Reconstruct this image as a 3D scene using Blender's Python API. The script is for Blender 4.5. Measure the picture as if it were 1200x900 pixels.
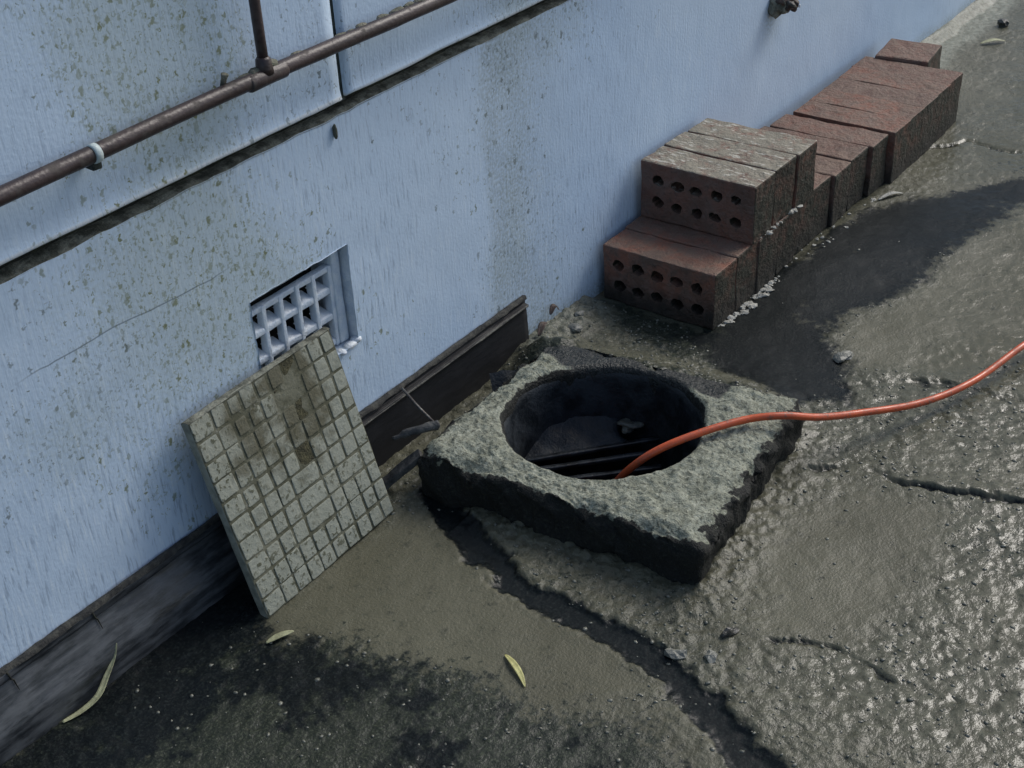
import bpy, bmesh, math, random
import numpy as np
from mathutils import Vector, Matrix
rad = math.radians
S = bpy.context.scene
for o in list(bpy.data.objects): bpy.data.objects.remove(o)

# ---------------------------------------------------------------- camera
FPX = 1651.19
yaw, pitch, roll = rad(52.0024), rad(32.8541), rad(-3.1653)
fw = Vector((math.sin(yaw)*math.cos(pitch), math.cos(yaw)*math.cos(pitch), -math.sin(pitch)))
rt = Vector((math.cos(yaw), -math.sin(yaw), 0)); up = rt.cross(fw)
r2 = rt*math.cos(roll)+up*math.sin(roll); u2 = -rt*math.sin(roll)+up*math.cos(roll)
cam = bpy.data.cameras.new('camera'); camo = bpy.data.objects.new('camera', cam); S.collection.objects.link(camo)
m = Matrix.Identity(4)
for i in range(3): m[i][0] = r2[i]; m[i][1] = u2[i]; m[i][2] = -fw[i]
m[0][3], m[1][3], m[2][3] = -1.865, -1.263, 1.275
camo.matrix_world = m
cam.sensor_width = 36; cam.lens = FPX/1200*36; cam.clip_start = .02; cam.clip_end = 3000
S.camera = camo
S.render.resolution_x = 1024; S.render.resolution_y = 768

# ---------------------------------------------------------------- sky, light, exposure
SUN_EL, SUN_AZ = rad(44), rad(14)           # azimuth: from +X towards -Y
w = bpy.data.worlds.new('World'); S.world = w; w.use_nodes = True
nt = w.node_tree; nt.nodes.clear()
sky = nt.nodes.new('ShaderNodeTexSky'); sky.sky_type = 'NISHITA'; sky.sun_disc = False
sky.sun_elevation = SUN_EL; sky.sun_rotation = math.pi/2+SUN_AZ
sky.air_density = 1.0; sky.dust_density = 2.5; sky.ozone_density = .7
bg = nt.nodes.new('ShaderNodeBackground'); bg.inputs['Strength'].default_value = .1
wo = nt.nodes.new('ShaderNodeOutputWorld')
nt.links.new(sky.outputs[0], bg.inputs[0]); nt.links.new(bg.outputs[0], wo.inputs[0])
sl = bpy.data.lights.new('sun', 'SUN'); sl.energy = 1.4; sl.angle = rad(28); sl.color = (1, .985, .95)
so = bpy.data.objects.new('sun', sl); S.collection.objects.link(so)
sd = Vector((math.cos(SUN_EL)*math.cos(SUN_AZ), -math.cos(SUN_EL)*math.sin(SUN_AZ), math.sin(SUN_EL)))
so.rotation_euler = sd.to_track_quat('Z', 'Y').to_euler()
S.view_settings.view_transform = 'Standard'; S.view_settings.look = 'None'
S.view_settings.gamma = 1; S.view_settings.use_curve_mapping = False
S.view_settings.exposure = .5
S.cycles.max_bounces = 6; S.cycles.diffuse_bounces = 3; S.cycles.glossy_bounces = 3

# ---------------------------------------------------------------- helpers
RNG = random.Random(7)
col = S.collection
def obj(name, mesh, mat=None, parent=None, smooth=False):
    o = bpy.data.objects.new(name, mesh); col.objects.link(o)
    if mat is not None and not mesh.materials: mesh.materials.append(mat)
    if parent: o.parent = parent
    if smooth:
        mesh.polygons.foreach_set('use_smooth', [True]*len(mesh.polygons))
    return o
def empty(name, loc=(0,0,0)):
    o = bpy.data.objects.new(name, None); o.location = loc; o.empty_display_size = .05; col.objects.link(o); return o
def tag(o, label=None, cat=None, group=None, kind=None):
    if label: o['label'] = label
    if cat: o['category'] = cat
    if group: o['group'] = group
    if kind: o['kind'] = kind
    return o
def pymesh(name, v, f):
    me = bpy.data.meshes.new(name); me.from_pydata([tuple(map(float, q)) for q in v], [], [tuple(map(int, q)) for q in f]); me.update(); return me
def gridmesh(name, V, keep=None, flip=False):
    """V: (n,m,3) array of points"""
    n, mm = V.shape[:2]
    idx = np.arange(n*mm).reshape(n, mm)
    q = np.stack([idx[:-1,:-1], idx[1:,:-1], idx[1:,1:], idx[:-1,1:]], -1)
    q = q.reshape(-1, 4)
    if keep is not None: q = q[keep.reshape(-1)]
    if flip: q = q[:, ::-1]
    me = bpy.data.meshes.new(name)
    me.vertices.add(n*mm); me.vertices.foreach_set('co', V.reshape(-1).astype(np.float32))
    me.loops.add(q.size); me.loops.foreach_set('vertex_index', q.reshape(-1).astype(np.int32))
    me.polygons.add(len(q)); me.polygons.foreach_set('loop_start', np.arange(0, q.size, 4, dtype=np.int32))
    me.polygons.foreach_set('loop_total', np.full(len(q), 4, dtype=np.int32))
    me.update(calc_edges=True); me.validate()
    return me
def attr(me, name, a):
    at = me.attributes.new(name, 'FLOAT', 'POINT'); at.data.foreach_set('value', np.ascontiguousarray(a, dtype=np.float32).reshape(-1))
def _h(ix, iy, s):
    n = (ix.astype(np.int64)*374761393+iy.astype(np.int64)*668265263+s*1442695041) & 0xffffffff
    n = ((n ^ (n >> 13))*1274126177) & 0xffffffff
    n = ((n ^ (n >> 16))*2246822519) & 0xffffffff
    return ((n ^ (n >> 15)) & 0xffffff)/float(0xffffff)
def vn(x, y, s=0):
    x = np.asarray(x, float); y = np.asarray(y, float)
    ix = np.floor(x); iy = np.floor(y); fx = x-ix; fy = y-iy
    fx = fx*fx*(3-2*fx); fy = fy*fy*(3-2*fy)
    a = _h(ix, iy, s); b = _h(ix+1, iy, s); c = _h(ix, iy+1, s); d = _h(ix+1, iy+1, s)
    return (a*(1-fx)+b*fx)*(1-fy)+(c*(1-fx)+d*fx)*fy
def fbm(x, y, s=0, o=4, g=.5):
    t = 0; a = 1; n = 0
    for i in range(o):
        t = t+a*(vn(x*2**i+i*17.3, y*2**i-i*9.1, s+i)-.5); n += a; a *= g
    return t/n*2
def worley(x, y, s=0):
    ix = np.floor(x); iy = np.floor(y); f1 = np.full(np.shape(x), 9.); f2 = f1.copy(); cid = np.zeros(np.shape(x))
    for dx in (-1, 0, 1):
        for dy in (-1, 0, 1):
            px = ix+dx+_h(ix+dx, iy+dy, s); py = iy+dy+_h(ix+dx, iy+dy, s+51)
            d = np.hypot(px-x, py-y); near = d < f1
            cid = np.where(near, _h(ix+dx, iy+dy, s+99), cid)
            f2 = np.where(near, f1, np.minimum(f2, d)); f1 = np.where(near, d, f1)
    return f1, f2, cid
def sstep(a, b, x):
    t = np.clip((x-a)/(b-a), 0, 1); return t*t*(3-2*t)
def segdist(x, y, pts):
    d = np.full(np.shape(x), 1e9)
    for (ax, ay), (bx, by) in zip(pts[:-1], pts[1:]):
        vx, vy = bx-ax, by-ay; L = vx*vx+vy*vy+1e-12
        t = np.clip(((x-ax)*vx+(y-ay)*vy)/L, 0, 1)
        d = np.minimum(d, np.hypot(x-ax-t*vx, y-ay-t*vy))
    return d
def polysd(x, y, pts):
    """signed distance, negative inside"""
    d = segdist(x, y, list(pts)+[pts[0]]); ins = np.zeros(np.shape(x), bool)
    n = len(pts)
    for i in range(n):
        x1, y1 = pts[i]; x2, y2 = pts[(i+1) % n]
        c = ((y1 > y) != (y2 > y)) & (x < (x2-x1)*(y-y1)/(y2-y1+1e-12)+x1)
        ins ^= c
    return np.where(ins, -d, d)
def tube(name, pts, r, n=12, mat=None, parent=None, cap=True, rough=0, seed=0, closed_end=True):
    pts = [Vector(p) for p in pts]; N = len(pts)
    rr = r if hasattr(r, '__len__') else [r]*N
    V = []; F = []; prev = None
    for i, p in enumerate(pts):
        t = (pts[min(i+1, N-1)]-pts[max(i-1, 0)]).normalized()
        if prev is None:
            a = Vector((0, 0, 1)) if abs(t.z) < .9 else Vector((0, 1, 0)); nrm = t.cross(a).normalized()
        else: nrm = (prev-t*prev.dot(t)).normalized()
        prev = nrm; b = t.cross(nrm)
        for k in range(n):
            a = 2*math.pi*k/n; q = rr[i]
            if rough: q *= 1+rough*(float(fbm(np.array(i*.7), np.array(k*1.3), seed))) 
            V.append(p+(nrm*math.cos(a)+b*math.sin(a))*q)
    for i in range(N-1):
        for k in range(n):
            k2 = (k+1) % n; F.append((i*n+k, i*n+k2, (i+1)*n+k2, (i+1)*n+k))
    if cap: F.append(tuple(range(n-1, -1, -1))); F.append(tuple((N-1)*n+k for k in range(n)))
    return obj(name, pymesh(name, V, F), mat, parent, True)
def smoothpath(pts, per=8):
    P = [Vector(p) for p in pts]; out = []
    for i in range(len(P)-1):
        p0 = P[max(i-1, 0)]; p1 = P[i]; p2 = P[i+1]; p3 = P[min(i+2, len(P)-1)]
        for k in range(per):
            t = k/per
            out.append(.5*((2*p1)+(p2-p0)*t+(2*p0-5*p1+4*p2-p3)*t*t+(3*p1-p0-3*p2+p3)*t**3))
    out.append(P[-1]); return out
def roughbox(name, sx, sy, sz, div=(4,4,4), bev=.003, amp=.0015, seed=0, scale=60, org=(0,0,0)):
    """box with subdivided, chipped, uneven faces; origin at its lower centre"""
    bm = bmesh.new(); bmesh.ops.create_cube(bm, size=1)
    for v in bm.verts: v.co = Vector((v.co.x*sx, v.co.y*sy, (v.co.z+.5)*sz))
    bmesh.ops.bevel(bm, geom=bm.edges[:], offset=bev, segments=2, affect='EDGES', profile=.6)
    ln = max(sx, sy, sz)/max(div)
    for it in range(3):
        ed = [e for e in bm.edges if e.calc_length() > ln*1.5]
        if not ed: break
        bmesh.ops.subdivide_edges(bm, edges=ed, cuts=1, use_grid_fill=True)
    bmesh.ops.triangulate(bm, faces=[f for f in bm.faces if len(f.verts) > 4])
    bm.normal_update()
    co = np.array([v.co for v in bm.verts])
    nz = fbm(co[:,0]*scale+co[:,2]*scale*.73+seed*3.1, co[:,1]*scale+co[:,2]*scale*.41, seed, 3)
    for v, k in zip(bm.verts, nz):
        v.co += v.normal*float(k)*amp; v.co += Vector(org)
    me = bpy.data.meshes.new(name); bm.to_mesh(me); bm.free(); return me

# ---------------------------------------------------------------- material node helper
class M:
    def __init__(s, name):
        s.m = bpy.data.materials.new(name); s.m.use_nodes = True; s.t = s.m.node_tree
        s.b = s.t.nodes['Principled BSDF']; s.tc = s.t.nodes.new('ShaderNodeTexCoord'); s.obj = s.tc.outputs['Object']
    def n(s, typ, **k):
        nd = s.t.nodes.new(typ)
        for a, v in k.items(): setattr(nd, a, v)
        return nd
    def link(s, a, b): s.t.links.new(a, b)
    def val(s, nd, i, v):
        if hasattr(v, 'node'): s.link(v, nd.inputs[i])
        else: nd.inputs[i].default_value = v
    def geo(s): return s.n('ShaderNodeNewGeometry').outputs['Position']
    def mapv(s, vec, scale=(1,1,1), loc=(0,0,0)):
        q = s.n('ShaderNodeMapping'); s.link(vec, q.inputs[0]); q.inputs['Scale'].default_value = scale; q.inputs['Location'].default_value = loc; return q.outputs[0]
    def noise(s, scale, vec=None, detail=4, rough=.55, dist=0):
        q = s.n('ShaderNodeTexNoise'); s.link(vec or s.obj, q.inputs['Vector'])
        q.inputs['Scale'].default_value = scale; q.inputs['Detail'].default_value = detail; q.inputs['Roughness'].default_value = rough; q.inputs['Distortion'].default_value = dist
        return q.outputs['Fac']
    def vor(s, scale, vec=None, feat='F1', out='Distance', rnd=1):
        q = s.n('ShaderNodeTexVoronoi'); q.feature = feat; s.link(vec or s.obj, q.inputs['Vector']); q.inputs['Scale'].default_value = scale
        q.inputs['Randomness'].default_value = rnd
        return q.outputs[out]
    def ramp(s, fac, a, b, lo=0., hi=1.):
        q = s.n('ShaderNodeMapRange', interpolation_type='SMOOTHSTEP'); s.val(q, 0, fac)
        s.val(q, 1, a); s.val(q, 2, b); s.val(q, 3, lo); s.val(q, 4, hi); return q.outputs[0]
    def math(s, op, a, b=0., c=None):
        q = s.n('ShaderNodeMath', operation=op); s.val(q, 0, a); s.val(q, 1, b)
        if c is not None: s.val(q, 2, c)
        return q.outputs[0]
    def mul(s, a, b): return s.math('MULTIPLY', a, b)
    def add(s, a, b): return s.math('ADD', a, b)
    def mix(s, fac, a, b):
        q = s.n('ShaderNodeMix', data_type='RGBA'); s.val(q, 0, fac)
        for i, v in ((6, a), (7, b)):
            if hasattr(v, 'node'): s.link(v, q.inputs[i])
            else: q.inputs[i].default_value = (*v, 1)
        return q.outputs[2]
    def at(s, name):
        q = s.n('ShaderNodeAttribute', attribute_name=name); return q.outputs['Fac']
    def xyz(s, vec=None):
        q = s.n('ShaderNodeSeparateXYZ'); s.link(vec or s.obj, q.inputs[0]); return q.outputs
    def rand(s): return s.n('ShaderNodeObjectInfo').outputs['Random']
    def done(s, color=None, rough=.6, bump=None, bstr=.4, bdist=.004, spec=.5, metal=0):
        if color is not None: s.val(s.b, 'Base Color', color if hasattr(color, 'node') else (*color, 1))
        s.val(s.b, 'Roughness', rough); s.val(s.b, 'Specular IOR Level', spec); s.val(s.b, 'Metallic', metal)
        if bump is not None:
            q = s.n('ShaderNodeBump'); q.inputs['Strength'].default_value = bstr; q.inputs['Distance'].default_value = bdist
            s.link(bump, q.inputs['Height']); s.link(q.outputs[0], s.b.inputs['Normal'])
        return s.m

# ---- wall paint: pale blue, mossy flecks, damp vertical stain, hairline crack
def wall_mat(name, lower):
    k = M(name); P = k.geo(); X, Y, Z = k.xyz(P)
    flat = k.n('ShaderNodeCombineXYZ'); k.link(X, flat.inputs[0]); k.link(Z, flat.inputs[1]); F = flat.outputs[0]
    c = k.mix(k.at('big'), PAINT_A, PAINT_B)
    dens = k.at('dens')
    # milky worn paint and grey runs, streaked downwards
    st = k.noise(1, k.mapv(F, (220, 22, 1)), 3, .65)
    c = k.mix(k.mul(k.ramp(st, .5, .75), k.at('milky')), c, PAINT_C)
    c = k.mix(k.mul(k.ramp(st, .47, .33), k.at('runs')), c, (.15, .20, .27))
    # flecks of moss, longer than wide, thick in some patches
    nz = k.n('ShaderNodeTexNoise'); k.link(F, nz.inputs['Vector']); nz.inputs['Scale'].default_value = 190; nz.inputs['Detail'].default_value = 1
    sc = k.n('ShaderNodeVectorMath', operation='SCALE'); k.link(nz.outputs['Color'], sc.inputs[0]); sc.inputs['Scale'].default_value = .013
    dj = k.n('ShaderNodeVectorMath', operation='ADD'); k.link(k.mapv(F, (1.2, .8, 1)), dj.inputs[0]); k.link(sc.outputs[0], dj.inputs[1]); FJ = dj.outputs[0]
    def flecks(scale, size, lo, hi, sd):
        v = k.n('ShaderNodeTexVoronoi', voronoi_dimensions='2D'); k.link(k.mapv(FJ, (1,1,1), (sd, sd*.7, 0)), v.inputs['Vector']); v.inputs['Scale'].default_value = scale
        cc = k.xyz(v.outputs['Color'])
        on = k.math('LESS_THAN', cc[0], k.ramp(dens, lo, hi))
        sz = k.math('MULTIPLY_ADD', k.mul(cc[1], cc[1]), size, size*.28)
        return k.mul(k.mul(k.ramp(k.math('DIVIDE', v.outputs['Distance'], sz), .4, 1.0, 1, 0), on), k.math('MULTIPLY_ADD', cc[2], .6, .4))
    f2 = flecks(150, .48, .30, 1.0, 4.7); f3 = flecks(62, .30, .30, 1.15, 9.1)
    fc = k.mix(k.at('grn'), (.12, .145, .14), (.15, .165, .045))
    fl = k.math('MAXIMUM', k.mul(f2, .6), k.mul(f3, .85))
    c = k.mix(k.mul(k.ramp(k.math('MULTIPLY_ADD', k.add(nz.outputs['Fac'], -.5), .5, dens), .50, 1.0), .38), c, (.33, .38, .31))
    if lower:
        stn = k.mul(k.at('stain_shadow'), k.ramp(nz.outputs['Fac'], .3, .65, .25, 1))
        c = k.mix(k.mul(stn, .45), c, (.20, .225, .19))
        dz = k.math('ABSOLUTE', k.add(k.add(Z, k.at('wob')), -.444))
        cr = k.mul(k.ramp(dz, .0004, .0015, 1, 0), k.mul(k.ramp(X, -1.16, -1.10), k.ramp(X, -.86, -.80, 1, 0)))
        c = k.mix(k.mul(cr, .65), c, (.09, .12, .15))
    else:
        # pale bottom edge of the boards: worn paint plus the lip's highlight painted in
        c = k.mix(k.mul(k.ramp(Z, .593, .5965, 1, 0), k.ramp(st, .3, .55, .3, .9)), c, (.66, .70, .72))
    c = k.mix(fl, c, fc)
    return k.done(c, .6, k.add(k.mul(nz.outputs['Fac'], .6), k.mul(st, .7)), .28, .0022, .4)
PAINT_A, PAINT_B, PAINT_C = (.46, .60, .77), (.54, .67, .81), (.69, .79, .86)
def wall_attrs(me):
    n = len(me.vertices); co = np.zeros(n*3, np.float32); me.vertices.foreach_get('co', co); co = co.reshape(-1, 3).astype(float); x, z = co[:, 0], co[:, 2]
    attr(me, 'big', sstep(-.5, .5, fbm(x*2.2, z*2.2, 301, 3)))
    d = .36+.62*fbm(x*4.2, z*3.0, 302, 4, .6)
    left = sstep(-.35, -.75, x)
    d = d+.20*left*sstep(.15, .4, z)+.30*np.exp(-((x+.80)/.10)**2)*sstep(.25, .5, z)+.16*np.exp(-((x+1.05)/.25)**2-((z-.42)/.16)**2)-.28*sstep(.0, .35, x)-.25*sstep(.25, .08, z)*left
    d = d+.22*np.exp(-((x+.22)/.10)**2)+.45*np.exp(-((x+.90)/.12)**2-((z-.80)/.16)**2)
    attr(me, 'dens', np.clip(d, 0, 1))
    attr(me, 'grn', sstep(-.15, .35, fbm(x*5, z*5, 303, 3)+.75*np.exp(-((x+.86)/.16)**2)-.35*sstep(-.6, -.3, x)))
    attr(me, 'milky', np.clip(.28+.5*fbm(x*4, z*4, 304, 3)+.35*left*sstep(.7, .5, z), .05, .8))
    attr(me, 'runs', np.clip(.15+.45*fbm(x*3.5, z*3.5, 305, 3)+.30*left*sstep(.48, .2, z), .0, .5))
    e = x+.012*fbm(x*12, z*12, 306)
    s_ = sstep(-.294, -.280, e)*sstep(.0, -.27, e)*(.75+.4*fbm(x*9, z*9, 307, 3))
    s_ = np.maximum(s_, .9*sstep(.06, .0, np.abs(x-.665))*sstep(.23, .33, z)*(z < .36))  # shadow below the outlet stub, painted into the wall colour
    s_ = np.maximum(s_, 1.6*sstep(.05, .0, z+.02*fbm(x*14, z*14, 308, 3)))
    attr(me, 'stain_shadow', np.clip(s_, 0, 1.5)); attr(me, 'wob', .006*fbm(x*9, z*0, 309, 3)+.0025*fbm(x*40, z*0, 310, 2))
MAT = {}
MAT['wall'] = wall_mat('blue_render', True)
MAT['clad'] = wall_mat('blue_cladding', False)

def simple(name, a, b, scale=30, rough=.6, bstr=.4, bscale=None, spec=.5, metal=0, r2=None, bdist=.003):
    k = M(name); P = k.geo(); f = k.noise(scale, P, 3, .6)
    c = k.mix(k.ramp(f, .35, .65), a, b)
    return k.done(c, rough if r2 is None else k.ramp(f, .3, .7, rough, r2), k.noise(bscale or scale*4, P, 2, .6), bstr, bdist, spec, metal)
MAT['gap'] = simple('gap_shade', (.012,.013,.010), (.035,.038,.022), 60, .9)  # near-black: the shade inside the gap is put into the colour
MAT['ledge'] = simple('ledge_moss', (.075,.078,.06), (.23,.235,.19), 55, .9, .8, 200)
MAT['joint'] = simple('joint_sealant', (.014,.020,.018), (.035,.046,.038), 50, .8)
MAT['void'] = simple('vent_void', (.010,.011,.012), (.018,.018,.016), 40, .95)
MAT['ventpaint'] = simple('vent_paint', (.50,.59,.69), (.62,.69,.75), 70, .6, .5, 300)
MAT['ventwhite'] = simple('vent_paint_blob', (.62,.68,.74), (.74,.78,.80), 90, .55, .5, 260)
def hose_mat():
    k = M('orange_rubber'); P = k.geo(); f = k.noise(28, P, 3, .6); g = k.noise(160, P, 2, .6)
    c = k.mix(k.ramp(f, .35, .65), (.55,.095,.028), (.42,.075,.028))
    c = k.mix(k.mul(k.ramp(g, .52, .66), k.ramp(f, .4, .6, .2, .8)), c, (.17,.085,.055))
    return k.done(c, k.ramp(f, .35, .65, .3, .5), g, .2, .002, .5)
MAT['hose'] = hose_mat()
MAT['rod'] = simple('dull_metal', (.14,.14,.13), (.07,.06,.055), 90, .5, .3, 400, .5, .4)
MAT['slate'] = simple('dark_slate', (.03,.032,.034), (.09,.09,.085), 60, .7, .5, 200)
MAT['leaf_green'] = simple('dry_leaf', (.36,.37,.22), (.24,.24,.14), 80, .6, .3)
MAT['leaf_yellow'] = simple('yellow_leaf', (.50,.48,.20), (.38,.36,.14), 80, .55, .3)
MAT['leaf_brown'] = simple('brown_leaf', (.085,.055,.042), (.045,.034,.028), 80, .6, .3)
MAT['stone'] = simple('pale_stone', (.22,.22,.19), (.13,.135,.12), 90, .5, .6, 250)
MAT['mortar'] = simple('white_mortar', (.42,.42,.38), (.26,.26,.23), 120, .7, .7, 300)
MAT['bars'] = simple('black_bar', (.006,.008,.010), (.03,.036,.042), 40, .35, .3, 160, .5)
MAT['lump'] = simple('damp_mortar', (.05,.053,.047), (.115,.12,.10), 60, .6, .7, 180)
MAT['darkstone'] = simple('dark_stone', (.02,.021,.02), (.05,.05,.045), 90, .35, .6, 250)
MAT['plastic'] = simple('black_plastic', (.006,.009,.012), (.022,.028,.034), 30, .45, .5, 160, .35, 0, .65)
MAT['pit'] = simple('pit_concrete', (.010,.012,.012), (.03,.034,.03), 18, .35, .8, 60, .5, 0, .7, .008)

def water_mat():
    k = M('pit_water'); P = k.geo()
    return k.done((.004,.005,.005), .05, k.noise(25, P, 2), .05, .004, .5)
MAT['water'] = water_mat()

def pipe_mat():
    k = M('brown_painted_pipe'); P = k.geo(); X, Y, Z = k.xyz(P)
    F = k.mapv(P, (12, 60, 60))
    c = k.mix(k.ramp(k.noise(1, F, 3, .65), .35, .65), (.026,.016,.016), (.052,.035,.034))
    g = k.ramp(k.noise(45, P, 3), .52, .70)
    c = k.mix(k.mul(g, .5), c, (.085,.08,.068))
    return k.done(c, k.ramp(g, 0, 1, .42, .75), k.noise(160, P, 2), .35, .002, .5)
MAT['pipe'] = pipe_mat()
MAT['lichen'] = simple('pipe_lichen', (.10,.105,.075), (.19,.18,.14), 120, .9, .9, 260)
MAT['clip'] = simple('pale_clip', (.50,.58,.58), (.38,.46,.46), 70, .5, .2)

def skirt_mat(name, dusty):
    k = M(name); P = k.geo(); rl, rh = (.28, .5) if dusty else (.6, .75)
    st = k.noise(1, k.mapv(P, (16, 120, 90)), 4, .65)
    f2 = k.noise(26, P, 4)
    if dusty: c = k.mix(k.ramp(k.add(k.mul(st, .6), k.mul(f2, .4)), .38, .62), (.016,.019,.022), (.080,.087,.094))
    else: c = k.mix(k.ramp(k.add(k.mul(st, .4), k.mul(f2, .6)), .45, .75), (.004,.005,.007), (.012,.013,.015))
    return k.done(c, k.ramp(st, .35, .65, rl, rh), k.add(st, k.mul(f2, .4)), .35, .003, .5)
MAT['skirt_dusty'] = skirt_mat('dusty_bitumen', True)
MAT['skirt'] = skirt_mat('black_bitumen', False)
MAT['lip'] = simple('lip_grime', (.012,.013,.013), (.05,.05,.042), 70, .8, .6, 200)
MAT['lip_pale'] = simple('lip_dust', (.04,.04,.037), (.12,.118,.10), 60, .8, .6, 200)

def brick_mat():
    k = M('fired_clay'); P = k.geo(); r = k.rand(); GX, GY, GZ = k.xyz(P)
    n1 = k.noise(30, P, 4, .65); n2 = k.noise(95, P, 3, .7)
    red = k.mix(r, (.115,.062,.047), (.225,.092,.058))
    c = k.mix(k.ramp(n1, .35, .7), red, (.15,.098,.078))
    c = k.mix(k.mul(k.ramp(n2, .52, .70), .7), c, (.07,.05,.04))
    n3 = k.noise(13, P, 3, .6)
    c = k.mix(k.mul(k.ramp(n3, .48, .64), .55), c, (.085,.060,.047))
    c = k.mix(k.mul(k.ramp(n3, .40, .30), .35), c, (.18,.14,.11))
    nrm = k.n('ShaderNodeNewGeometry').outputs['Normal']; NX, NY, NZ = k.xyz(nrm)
    top = k.ramp(NZ, .6, .9)
    upn = k.mul(k.ramp(GX, .40, .47, 1, 0), k.ramp(GZ, .15, .2))
    mid = k.mul(k.mul(k.ramp(GX, .40, .46), k.ramp(GX, .58, .64, 1, 0)), .75)
    near = k.math('MAXIMUM', k.math('MAXIMUM', upn, mid), k.ramp(n2, .4, .6, .2, .65))
    dust = k.mul(top, k.mul(k.ramp(n1, .25, .55), near))
    c = k.mix(dust, c, k.mix(upn, (.175,.118,.085), (.215,.195,.15)))
    sp = k.mul(top, k.mul(k.ramp(k.noise(1, k.mapv(P, (150, 42, 60)), 2, .6), .58, .66), upn))
    c = k.mix(sp, c, (.42,.40,.34))
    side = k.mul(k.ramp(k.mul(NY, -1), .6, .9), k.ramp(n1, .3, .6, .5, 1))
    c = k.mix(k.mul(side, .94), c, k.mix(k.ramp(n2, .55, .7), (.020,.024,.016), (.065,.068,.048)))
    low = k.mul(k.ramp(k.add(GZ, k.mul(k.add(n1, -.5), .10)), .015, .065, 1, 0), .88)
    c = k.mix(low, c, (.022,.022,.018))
    return k.done(c, .68, k.add(n2, k.mul(n1, .5)), .9, .005, .4)
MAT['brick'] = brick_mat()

def conc_mat(name):
    k = M(name); P = k.geo()
    f = k.noise(45, P, 3, .65); g = k.noise(190, P, 3, .7)
    c = k.mix(k.ramp(f, .32, .68), (.17,.18,.135), (.30,.315,.25))
    c = k.mix(k.mul(k.ramp(g, .53, .64), .8), c, (.055,.058,.042))
    c = k.mix(k.mul(k.ramp(g, .45, .33), .6), c, (.42,.43,.36))
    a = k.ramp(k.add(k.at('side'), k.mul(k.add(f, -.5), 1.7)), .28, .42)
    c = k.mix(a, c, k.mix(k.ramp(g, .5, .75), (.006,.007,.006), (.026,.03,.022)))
    wt = k.ramp(k.add(k.at('wet'), k.mul(k.add(f, -.5), .7)), .35, .65)
    c = k.mix(wt, c, k.mix(k.ramp(g, .4, .7), (.009,.012,.013), (.030,.035,.032)))
    return k.done(c, k.ramp(wt, 0, 1, .75, .36), k.add(g, k.mul(f, .8)), .9, .005, .4)
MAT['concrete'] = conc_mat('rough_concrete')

def tile_mat(name, pad):
    k = M(name); P = k.geo()
    f = k.noise(30, P, 3, .6); g = k.noise(120, P, 3, .65)
    if pad:
        c = k.mix(k.ramp(f, .3, .7), (.24,.256,.212), (.335,.35,.295))
        c = k.mix(k.mul(k.rand(), .3), c, (.24,.25,.2))
        c = k.mix(k.mul(k.ramp(g, .54, .63), k.ramp(k.noise(11, P, 1), .35, .6, .25, .95)), c, (.07,.074,.045))
        c = k.mix(k.mul(k.ramp(f, .5, .62), .35), c, (.17,.175,.13))
        GX, GY, GZ = k.xyz(P)
        ds = k.n('ShaderNodeVectorMath', operation='DISTANCE'); k.link(k.mapv(P, (1, .3, .62)), ds.inputs[0]); ds.inputs[1].default_value = (-.785, -.02, .155)
        c = k.mix(k.ramp(k.add(ds.outputs['Value'], k.mul(k.add(f, -.5), .16)), .025, .075, .85, 0), c, (.085,.078,.045))
        ds2 = k.n('ShaderNodeVectorMath', operation='DISTANCE'); k.link(k.mapv(P, (1, .3, .62)), ds2.inputs[0]); ds2.inputs[1].default_value = (-.88, -.02, .145)
        c = k.mix(k.ramp(k.add(ds2.outputs['Value'], k.mul(k.add(f, -.5), .20)), .0, .06, .8, 0), c, (.085,.078,.045))
    else:
        c = k.mix(k.ramp(f, .4, .65), (.075,.076,.048), (.145,.146,.105))
        c = k.mix(k.ramp(g, .6, .75), c, (.2,.2,.16))
    return k.done(c, .8, g, .6, .003, .35)
MAT['pad'] = tile_mat('paver_pad', True); MAT['slab'] = tile_mat('paver_groove', False)
MAT['slab_edge'] = simple('paver_edge', (.17,.175,.14), (.27,.275,.225), 50, .85, .6, 180)
MAT['paver_moss'] = simple('paver_moss', (.035,.034,.018), (.075,.07,.035), 80, .95, 1, 250)

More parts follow.
